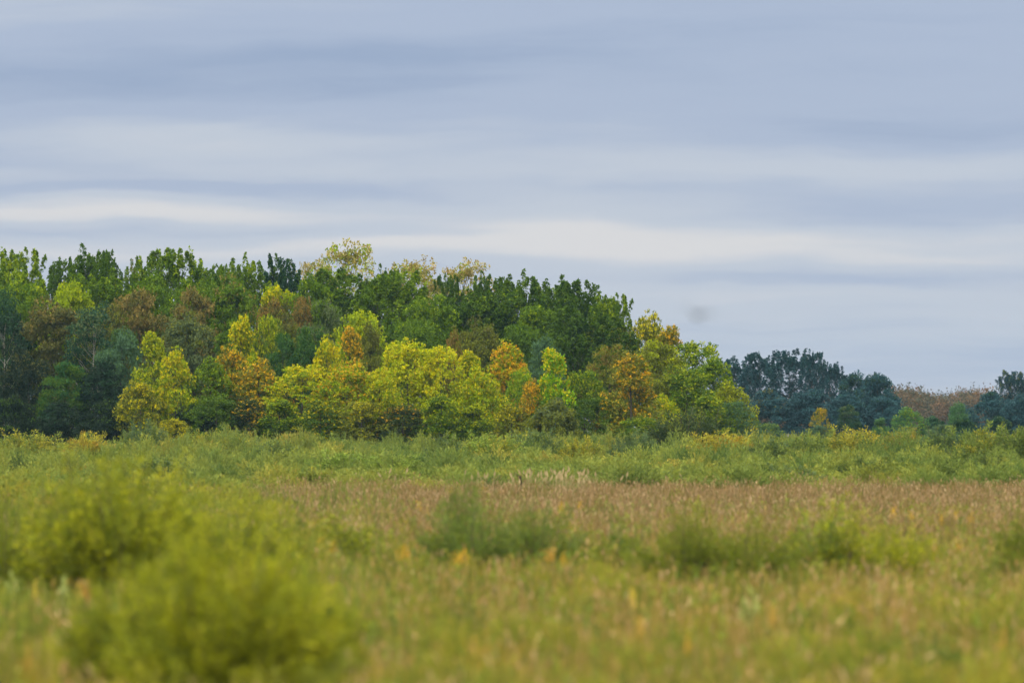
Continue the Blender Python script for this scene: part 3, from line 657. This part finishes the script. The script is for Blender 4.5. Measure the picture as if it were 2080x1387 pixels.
# scrub belt between the bushes: nobody could count it
SCRUB = []
def scrub():
    b = Buf(); r = np.random.default_rng(5)
    protos = []
    for s in range(8):
        lv = Buf(); rr = np.random.default_rng(400 + s); nst = 56
        for k in range(nst):
            a = rr.uniform(0, 6.28); q = math.sqrt(rr.random()); n = 30
            hh = (1 - .45 * q * q) * rr.uniform(.6, 1.0); t = np.clip(rr.beta(1.8, 1.1, n), .1, 1.)
            P = np.stack([math.cos(a) * q * (t ** 1.3) * .5, math.sin(a) * q * (t ** 1.3) * .5, hh * t], 1) + rr.normal(0, .022, (n, 3))
            d = unit(np.array([math.cos(a) * q * .6, math.sin(a) * q * .6, 1.]))
            ax = unit(d + rr.normal(0, .28, (n, 3))); no = unit(rr.normal(0, .6, (n, 3)) + [math.cos(a) * .3, math.sin(a) * .3, .5])
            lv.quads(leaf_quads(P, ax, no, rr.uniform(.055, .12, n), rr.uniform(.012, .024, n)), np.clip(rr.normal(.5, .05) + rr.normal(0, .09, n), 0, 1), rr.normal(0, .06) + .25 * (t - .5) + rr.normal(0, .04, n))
        protos.append((np.concatenate(lv.v), np.concatenate(lv.t), np.concatenate(lv.a)))
    k = 0
    while k < 1350:
        d = 318 + (r.random() ** 1.0) * 205
        x = r.uniform(-260, 2340)
        # the belt's near edge: reaches nearer on the left
        near = 285 + 6 * math.sin(x / 90.) + 5 * math.sin(x / 31. + 1) - (50 * max(0, min(1, (520 - x) / 300)))
        d = near + (525 - near) * r.random() ** 1.25
        f = (d - 285) / 238.
        h = (1.45 + 1.25 * max(f, 0)) * r.uniform(.55, 1.25) * (1 + .16 * math.sin(x / 130. + d / 17.) + .10 * math.sin(x / 47. + d / 9.))
        if 1180 < x < 1700 and False: h *= .9
        wd = r.uniform(2.2, 4.2)
        v, t, a = protos[r.integers(8)]
        c, s_ = math.cos(k), math.sin(k)
        vv = np.stack([(v[..., 0] * c - v[..., 1] * s_) * wd, (v[..., 0] * s_ + v[..., 1] * c) * wd, v[..., 2] * h], -1)
        vv = vv * np.float32(1.0) + np.array([at(x, 0, d)[0], d, 0], np.float32)
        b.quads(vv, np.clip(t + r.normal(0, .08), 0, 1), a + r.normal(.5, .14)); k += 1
    MIX = protos
    SCRUB.extend(protos)
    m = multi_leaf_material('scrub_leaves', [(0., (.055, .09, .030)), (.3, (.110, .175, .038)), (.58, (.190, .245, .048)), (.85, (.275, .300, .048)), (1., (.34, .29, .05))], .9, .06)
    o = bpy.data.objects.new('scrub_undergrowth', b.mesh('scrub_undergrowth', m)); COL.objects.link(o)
    tag(o, 'yellow green scrub growth filling the belt between meadow and wood', 'undergrowth', kind='stuff')
scrub()

def drift(name, label, seed, n, sampler, hr, wr, stops, cat='undergrowth'):
    r = np.random.default_rng(seed); b = Buf()
    for k in range(n):
        x, d = sampler(r); h = r.uniform(*hr); wd = r.uniform(*wr); v, t, a = SCRUB[r.integers(8)]
        sel = r.random(len(v)) < .6
        v, t, a = v[sel], t[sel], a[sel]; c, s_ = math.cos(k), math.sin(k)
        vv = np.stack([(v[..., 0] * c - v[..., 1] * s_) * wd, (v[..., 0] * s_ + v[..., 1] * c) * wd, v[..., 2] * h], -1) + np.array([at(x, 0, d)[0], d, -.03], np.float32)
        b.quads(vv, np.clip(t + r.normal(0, .06), 0, 1), a + r.normal(.5, .14))
    o = bpy.data.objects.new(name, b.mesh(name, multi_leaf_material(name + '_leaves', stops, .9, .3))); COL.objects.link(o); tag(o, label, cat, kind='stuff')
NST = [(0., (.07, .11, .025)), (.3, (.13, .18, .030)), (.55, (.23, .26, .032)), (.8, (.34, .32, .035)), (1., (.38, .27, .05))]
def left_area(r):
    d = r.uniform(128, 325); return r.uniform(-260, 400 + (325 - d) * 1.25 + r.normal(0, 40)), d
drift('willow_regrowth', 'low yellow green willow regrowth covering the left side of the meadow', 81, 300, left_area, (.9, 1.75), (1.4, 2.8), NST)
drift('tall_herbs', 'loose drifts of tall green herbs standing in the meadow grass', 82, 330, lambda r: (r.uniform(-200, 2300), 1 / r.uniform(1 / 300., 1 / 64.)), (.8, 1.15), (.7, 1.7), NST)

# ------------------------------------------------------------------ grasses
def blades(name, label, n, sampler, hfun, wd, stops, patches, psize, seed, tuft=9, head=0.0, cat='grass', lean=.22):
    r = np.random.default_rng(seed); b = Buf()
    nt_ = n // tuft
    X, D = sampler(r, nt_)
    Ht = hfun(X, D) * (.5 + .85 * r.random(nt_) ** 1.4)
    val = r.normal(.5, .20, nt_)
    X, D, Ht, val = (np.repeat(a, tuft) for a in (X, D, Ht, val)); m = len(X)
    sp = .10
    P = np.stack([X + r.normal(0, sp, m), D + r.normal(0, sp, m), np.full(m, -.05)], 1)
    H_ = Ht * r.uniform(.55, 1.1, m)
    th = r.uniform(0, 6.28, m); ln = np.abs(r.normal(0, lean, m)) * H_
    out = np.stack([np.cos(th), np.sin(th), np.zeros(m)], 1)
    ph = r.uniform(0, 6.28, m); side = np.stack([np.cos(ph), np.sin(ph), np.zeros(m)], 1)
    W_ = (wd * r.uniform(.6, 1.4, m))[:, None]
    up_ = np.array([0, 0, 1.])
    mid = P + out * (ln * .3)[:, None] + up_ * (H_ * .55)[:, None]
    top = P + out * ln[:, None] + up_ * H_[:, None]
    tn = np.clip(r.normal(.5, .16, m), 0, 1); vv = val + r.normal(0, .10, m)
    b.quads(np.stack([P - side * W_ * .4, P + side * W_ * .4, mid + side * W_ * .5, mid - side * W_ * .5], 1), tn, vv)
    b.quads(np.stack([mid - side * W_ * .5, mid + side * W_ * .5, top + side * W_ * .12, top - side * W_ * .12], 1), tn, vv)
    if head > 0:           # seed heads
        k = r.random(m) < head; q = int(k.sum())
        ax = unit(out[k] * .5 + up_ + r.normal(0, .2, (q, 3)))
        b.quads(leaf_quads(top[k] - ax * .05, ax, side[k], r.uniform(.12, .26, q), r.uniform(.03, .06, q)), np.clip(tn[k] + .15, 0, 1), vv[k] + .25)
    mt = multi_leaf_material(name + '_blades', stops, patches, psize, .3)
    o = bpy.data.objects.new(name, b.mesh(name, mt)); COL.objects.link(o); tag(o, label, cat, kind='stuff')

def uniform_d(d0, d1, k=.115):
    def f(r, n):
        D = np.sqrt(r.uniform(d0 ** 2, d1 ** 2, n)); return r.uniform(-1, 1, n) * (D * k + 5), D
    return f
# reddish marsh grass of the far field
REDS = [(0., (.08, .13, .022)), (.25, (.16, .15, .035)), (.48, (.225, .150, .058)), (.75, (.285, .190, .095)), (1., (.38, .28, .16))]
def reds(r, n):
    D = np.sqrt(r.uniform(160 ** 2, 296 ** 2, n)); X = r.uniform(-1, 1, n) * (D * .115 + 5)
    keep = (X > -.045 * D * (1 + .25 * np.sin(D / 9.)) - 0.5) | (r.random(n) < .2)
    return X[keep][:n], D[keep]
def reds_fixed(r, n):
    X, D = reds(r, int(n * 1.9)); return X[:n], D[:n]
blades('marsh_grass', 'reddish brown seeding marsh grass of the far part of the meadow', 265000, reds_fixed, lambda X, D: .75 + .18 * np.sin(X * .9 + D * .13) * np.sin(D * .31 + X * .4), .030, REDS, 1.1, .5, 61, head=.3)
# olive and yellow green meadow nearer the camera
OLIV = [(0., (.055, .095, .016)), (.22, (.13, .17, .024)), (.46, (.245, .222, .034)), (.62, (.30, .215, .055)), (.8, (.35, .225, .090)), (1., (.41, .29, .15))]
blades('meadow_grass', 'mixed olive and straw coloured meadow grass in the foreground', 270000, uniform_d(58, 200), lambda X, D: .72 + 0 * X, .020, OLIV, 1.5, .55, 62, head=.12)
GRN = [(0., (.06, .11, .022)), (.4, (.14, .19, .030)), (.8, (.26, .27, .040)), (1., (.36, .29, .05))]
blades('green_grass', 'yellow green taller grass patches along the left of the meadow', 90000,
       lambda r, n: (lambda D: (-(r.uniform(.02, .12, n)) * D, D))(np.sqrt(r.uniform(90 ** 2, 330 ** 2, n))), lambda X, D: .9 + 0 * X, .028, GRN, 1.0, .45, 63)

# broad-leaved meadow herbs, in drifts
def herbs(name, label, n, sampler, stops, seed, h=(.5, 1.0), nleaf=22, L=.09, Wl=.035, cat='herbs'):
    r = np.random.default_rng(seed); b = Buf(); X, D = sampler(r, n)
    for x, d in zip(X, D):
        hh = r.uniform(*h); lean = r.normal(0, .12, 2)
        t = np.linspace(0, 1, 3)
        tube(b, np.stack([x + lean[0] * t * hh, d + lean[1] * t * hh, t * hh - .03], 1), np.array([.006, .005, .003]), 3, .3, .2)
        tt = np.clip(r.random(nleaf) ** .7, .2, 1)
        P = np.stack([x + lean[0] * tt * hh, d + lean[1] * tt * hh, tt * hh], 1)
        a = r.uniform(0, 6.28, nleaf); ax = np.stack([np.cos(a), np.sin(a), r.uniform(.1, .9, nleaf)], 1)
        no = unit(r.normal(0, .3, (nleaf, 3)) + [0, 0, 1])
        b.quads(leaf_quads(P, ax, no, L * r.uniform(.7, 1.4, nleaf), Wl * r.uniform(.7, 1.4, nleaf)), np.clip(r.normal(.5, .15, nleaf), 0, 1), r.normal(.5, .15) + .2 * (tt - .5))
    m = multi_leaf_material(name + '_leaves', stops, .9, .3)
    o = bpy.data.objects.new(name, b.mesh(name, m)); COL.objects.link(o); tag(o, label, cat, kind='stuff')
herbs('meadow_undergrowth', 'leafy green herbs scattered through the meadow grass', 4200, uniform_d(60, 230), [(0., (.10, .19, .04)), (.45, (.20, .30, .045)), (.8, (.33, .35, .045)), (1., (.38, .34, .05))], 71)

# pale reeds standing at the scrub edge
def reeds():
    r = np.random.default_rng(33); b = Buf(); n = 70
    for k in range(n):
        x = r.normal(1115, 62) if r.random() < .8 else r.uniform(700, 1350); d = r.uniform(268, 282); X = at(x, 0, d)[0]; h = r.uniform(.95, 1.5)
        t = np.linspace(0, 1, 4); ln = r.normal(0, .08)
        tube(b, np.stack([X + ln * t * h, d + 0 * t, t * h], 1), np.array([.016, .014, .012, .006]), 4, .6, .5)
        ax = unit(np.array([[ln + .3 * r.normal(), .2 * r.normal(), 1.]])); b.quads(leaf_quads(np.array([[X + ln * h, d, h - .1]]), ax, np.array([[0, -1., .2]]), [.35], [.10]), .6, .7)
        nl = 5; z = r.uniform(.2, .8, nl) * h; a = r.uniform(0, 6.28, nl)
        b.quads(leaf_quads(np.stack([X + ln * z, d + 0 * z, z], 1), np.stack([np.cos(a), np.sin(a), .9 + 0 * a], 1), np.stack([-np.sin(a), np.cos(a), .5 + 0 * a], 1), r.uniform(.3, .5, nl), [.03] * nl), .5, r.uniform(.2, .8))
    m = multi_leaf_material('reed_straw', [(0., (.20, .20, .07)), (.5, (.34, .29, .14)), (1., (.38, .27, .16))], .2, .3)
    o = bpy.data.objects.new('pale_reeds', b.mesh('pale_reeds', m)); COL.objects.link(o)
    tag(o, 'thin straw coloured reeds standing along the scrub edge', 'reeds', kind='stuff')
reeds()

# ------------------------------------------------------------------ single plants
def solid(name, col, rough=.7, tl=0.):
    m = new_mat(name); t = m.node_tree
    g = N('ShaderNodeNewGeometry', t); no = N('ShaderNodeTexNoise', t); no.inputs['Scale'].default_value = 9; t.links.new(g.outputs['Position'], no.inputs['Vector'])
    hs = N('ShaderNodeHueSaturation', t); hs.inputs['Color'].default_value = (*col, 1); t.links.new(math_('MULTIPLY_ADD', no.outputs[0], .7, t, .65), hs.inputs['Value'])
    b = N('ShaderNodeBsdfPrincipled', t); t.links.new(hs.outputs[0], b.inputs['Base Color']); b.inputs['Roughness'].default_value = rough
    tr = N('ShaderNodeBsdfTranslucent', t); t.links.new(hs.outputs[0], tr.inputs[0])
    ms = N('ShaderNodeMixShader', t); ms.inputs[0].default_value = tl
    t.links.new(b.outputs[0], ms.inputs[1]); t.links.new(tr.outputs[0], ms.inputs[2])
    o = N('ShaderNodeOutputMaterial', t); t.links.new(ms.outputs[0], o.inputs[0]); return m
M_GOLD = solid('goldenrod_flower', (.66, .42, .02), .8, .2); M_ORL = solid('orange_leaf', (.55, .36, .06), .6, .3)
M_YL = solid('yellow_leaf', (.75, .60, .08), .6, .3); M_HG = solid('herb_green', (.24, .30, .04), .6, .3); M_MILK = solid('milkweed_leaf', (.38, .44, .12), .5, .3)
M_WOOD = solid('dead_wood', (.06, .035, .025), .9)
def plant_proto(kind, seed, H, W, nst, flower_mat, plume, green=M_HG, big=1.0, upper=.72):
    r = np.random.default_rng(seed); s, f, g = Buf(), Buf(), Buf()
    for k in range(nst):
        a = r.uniform(0, 6.28); q = math.sqrt(r.random()) * W / 2; h = H * r.uniform(.75, 1.); t = np.linspace(0, 1, 5)[:, None]
        o = np.array([math.cos(a), math.sin(a), 0])
        pts = o * q * (.2 + .8 * t ** 1.3) + np.array([0, 0, 1.]) * h * t
        tube(s, pts, np.linspace(.007, .003, 5), 4)
        n = 26; tt = r.uniform(.15, upper, n); P = o * (q * (.2 + .8 * tt ** 1.3))[:, None] + np.array([0, 0, 1.]) * (h * tt)[:, None]
        b_ = r.uniform(0, 6.28, n); ax = np.stack([np.cos(b_), np.sin(b_), r.uniform(.2, .9, n)], 1)
        g.quads(leaf_quads(P, ax, unit(r.normal(0, .3, (n, 3)) + [0, 0, 1]), .10 * big * r.uniform(.7, 1.2, n), .03 * big * r.uniform(.8, 1.4, n)), .5, .5)
        n = 40 if plume else 16; tt = r.uniform(upper, 1.03, n)
        P = o * (q * (.2 + .8 * tt ** 1.3))[:, None] + np.array([0, 0, 1.]) * (h * tt)[:, None]
        b_ = r.uniform(0, 6.28, n); sp = (.10 if plume else .05) * (1.1 - tt) / .3
        P = P + np.stack([np.cos(b_) * sp, np.sin(b_) * sp, 0 * sp], 1)
        ax = np.stack([np.cos(b_), np.sin(b_), r.uniform(.2, .8, n)], 1)
        l = .05 if plume else .12 * big
        f.quads(leaf_quads(P, ax, unit(r.normal(0, .5, (n, 3)) + [0, -.4, 1]), l * r.uniform(.7, 1.3, n), l * .5 * r.uniform(.7, 1.3, n)), .5, .5)
    PROTO[kind] = [(s.mesh(kind + '_stem', M_STEM), g.mesh(kind + '_leaf', green), f.mesh(kind + '_flower', flower_mat), H, W)]
plant_proto('goldenrod', 1, 1.0, .5, 9, M_GOLD, True)
plant_proto('orangeleaf', 2, 1.0, .5, 8, M_ORL, False)
plant_proto('yellowleaf', 3, 1.0, .5, 7, M_YL, False)
plant_proto('milkweed', 4, 1.0, .55, 6, M_MILK, False, green=M_MILK, big=1.5)
def place_plant(kind, name, x, ytop, wpx, lab, h=1.0, group=None, cat='plant', partname='flower_head'):
    d = (CAM_Z - h) * FP / (ytop - HOR)
    s, g, f, H, W = PROTO[kind][0]
    e = bpy.data.objects.new(name, None); COL.objects.link(e); e.location = (at(x, 0, d)[0], d, -.03)
    sx = wpx / FP * d / W; e.scale = (sx, sx, (h + .03) / H); e.rotation_euler = (0, 0, random.uniform(0, 6.28)); e.empty_display_size = .2
    tag(e, lab, cat, group)
    assert lab not in seen_labels, lab
    seen_labels.add(lab)
    for nm, me in (('stem', s), ('leaves', g), (partname, f)):
        o = bpy.data.objects.new(nm, me); COL.objects.link(o); o.parent = e
PL = [
 ('goldenrod','goldenrod',652,1090,34,'goldenrod clump with bright orange yellow plumes right of the big near bush'),
 ('goldenrod','goldenrod',676,1098,26,'short goldenrod touching the right of the bright plumed clump'),
 ('goldenrod','goldenrod',850,1018,20,'tiny yellow goldenrod at the edge of the reddish grass left of the centre'),
 ('goldenrod','goldenrod',1140,1020,22,'small goldenrod above the right blue green bush'),
 ('goldenrod','goldenrod',1178,1018,18,'smaller goldenrod just right of the one above the blue green bush'),
 ('goldenrod','yellow_leaved_plant',938,1118,60,'yellow green flowering plant below the middle meadow bush'),
 ('goldenrod','goldenrod',820,1108,44,'pale yellow goldenrod left of the middle meadow bush base'),
 ('orangeleaf','orange_leaved_plant',1118,1112,34,'orange leaved plant under the blue green pair of bushes'),
 ('goldenrod','goldenrod',1144,1120,22,'single bright yellow bloom beside the orange leaved plant in the centre'),
 ('orangeleaf','orange_leaved_plant',172,1180,46,'orange leaved plant at the foot of the dark centred bush'),
 ('yellowleaf','yellow_leaved_plant',74,1178,18,'narrow yellow leaved plant near the left edge'),
 ('milkweed','broad_leaved_plant',20,1172,40,'light green broad leaved plant at the left edge'),
 ('milkweed','broad_leaved_plant',130,1180,40,'light green broad leaved plant beside the orange one on the left'),
 ('orangeleaf','orange_leaved_plant',1945,1092,20,'bright orange leaf spray standing in the right meadow'),
 ('orangeleaf','orange_leaved_plant',1898,1108,16,'lower orange leaf spray left of the bright one in the right meadow'),
 ('goldenrod','goldenrod',1815,1030,24,'goldenrod at the left end of the yellow row on the right'),
 ('goldenrod','goldenrod',1850,1038,22,'goldenrod second in the yellow row on the right'),
 ('goldenrod','goldenrod',1912,1044,22,'goldenrod in the middle of the yellow row on the right'),
 ('goldenrod','goldenrod',1942,1038,20,'goldenrod right of the middle of the yellow row'),
 ('goldenrod','goldenrod',1972,1042,22,'goldenrod at the right end of the yellow row'),
 ('milkweed','milkweed_plant',1520,1205,56,'pale green milkweed with broad leaves in the right foreground'),
 ('orangeleaf','orange_leaved_plant',1570,1228,26,'orange leaved plant right of the pale milkweed'),
 ('yellowleaf','yellow_leaved_plant',1284,1190,24,'pale yellow leaved plant in the blurred middle foreground'),
 ('orangeleaf','orange_leaved_plant',58,1310,20,'orange leaf near the left bottom corner'),
 ('orangeleaf','orange_leaved_plant',2036,1275,26,'rusty orange plant near the bottom right corner'),
 ('orangeleaf','orange_leaved_plant',1300,1255,36,'dull orange plant low in the blurred centre'),
 ('goldenrod','goldenrod',1398,1280,26,'blurred goldenrod low in the right of the centre'),
]
for kind, nm, x, y, wp, lab in PL:
    place_plant(kind, nm, x, y, wp * .62, lab, 1.0 if kind != 'milkweed' else 1.05, {'goldenrod': 'goldenrods in the meadow', 'orangeleaf': 'orange leaved plants in the meadow'}.get(kind), 'plant', 'blossoms' if kind == 'goldenrod' else 'top_leaves')

def dead_stalk(name, x, ytop, d, wpx, lab, seed):
    r = np.random.default_rng(seed); b = Buf(); p = at(x, ytop, d); h = p[2]; rad = wpx / FP * d / 2
    n = 8; t = np.linspace(0, 1, n)
    tube(b, np.stack([p[0] + r.normal(0, .02, n), d + r.normal(0, .02, n), t * h], 1), rad * (1.15 - .45 * t + r.normal(0, .06, n)), 7)
    for k in range(4):
        z = r.uniform(.4, .95) * h; a = r.uniform(0, 6.28)
        tube(b, np.stack([p[0] + math.cos(a) * np.linspace(0, .25, 3), d + math.sin(a) * np.linspace(0, .25, 3), z + np.linspace(0, .25, 3)], 1), [rad * .4, rad * .3, .008], 4)
    o = bpy.data.objects.new(name, b.mesh(name, M_WOOD)); COL.objects.link(o); tag(o, lab, 'stump')
dead_stalk('dead_stump', 1058, 966, 276, 6, 'dark broken stump at the scrub edge among the pale reeds', 3)
dead_stalk('dead_stump', 1736, 990, 268, 5, 'thin dark dead stalk in the reddish grass at the right', 4)

# small bird flying between the camera and the wood, far in front of the focus
def bird():
    d = 46.0; p = at(1415, 642, d); b = Buf()
    def loft(c, ax1, ax2, r1, r2, n=8, tone=.5):      # closed tube with elliptical sections
        th = np.linspace(0, 2 * np.pi, n, endpoint=False)
        ring = c[:, None] + np.cos(th)[None, :, None] * r1[:, None, None] * ax1 + np.sin(th)[None, :, None] * r2[:, None, None] * ax2
        nx = np.roll(ring, -1, axis=1); b.quads(np.stack([ring[:-1], nx[:-1], nx[1:], ring[1:]], 2).reshape(-1, 4, 3), tone, 0.)
    X, Y, Z = np.eye(3)
    # body along x: beak, head, neck, breast, belly, tail fan
    bx = np.array([-.088, -.078, -.070, -.060, -.050, -.035, -.010, .020, .045, .060, .085, .100])
    ry = np.array([.0005, .003, .011, .013, .012, .017, .022, .017, .009, .010, .020, .024])
    rz = np.array([.0005, .003, .011, .013, .012, .017, .021, .015, .007, .003, .002, .001])
    loft(np.stack([bx, 0 * bx, .004 * np.cos(bx * 20)], 1), Y, Z, ry, rz)
    for sg in (-1, 1):                                 # swept wings, wrist forward, tips back, raised a little
        t = np.linspace(0, 1, 9)
        c = np.stack([-.012 - .030 * np.sin(t * 2.2) + .075 * t ** 2, sg * (.010 + .165 * t), .008 + .045 * np.sin(t * 1.9)], 1)
        loft(c, X, Z, .034 * (1 - t ** 1.8) ** .7 + .002, .0045 * (1 - t) + .0008)
    o = bpy.data.objects.new('bird', b.mesh('bird', solid('bird_plumage', (.045, .035, .03), .7))); COL.objects.link(o)
    o.location = p; o.rotation_euler = (R(14), R(10), R(70))
    tag(o, 'tiny dark blurred bird flying in the sky right of the wood', 'bird')
bird()

# ------------------------------------------------------------------ haze
def haze():
    me = bpy.data.meshes.new('haze'); x0, x1, y0, y1, z0, z1 = -540, 540, -80, 2320, -1.3, 34.
    v = [(x, y, z) for z in (z0, z1) for y in (y0, y1) for x in (x0, x1)]
    me.from_pydata(v, [], [(0, 2, 3, 1), (4, 5, 7, 6), (0, 1, 5, 4), (2, 6, 7, 3), (0, 4, 6, 2), (1, 3, 7, 5)])
    m = new_mat('haze'); t = m.node_tree
    pv = N('ShaderNodeVolumePrincipled', t); pv.inputs['Color'].default_value = (.40, .70, 1, 1); pv.inputs['Density'].default_value = .00004
    o = N('ShaderNodeOutputMaterial', t); t.links.new(pv.outputs[0], o.inputs['Volume']); me.materials.append(m)
    ob = bpy.data.objects.new('haze', me); COL.objects.link(ob); tag(ob, kind='stuff')
haze()
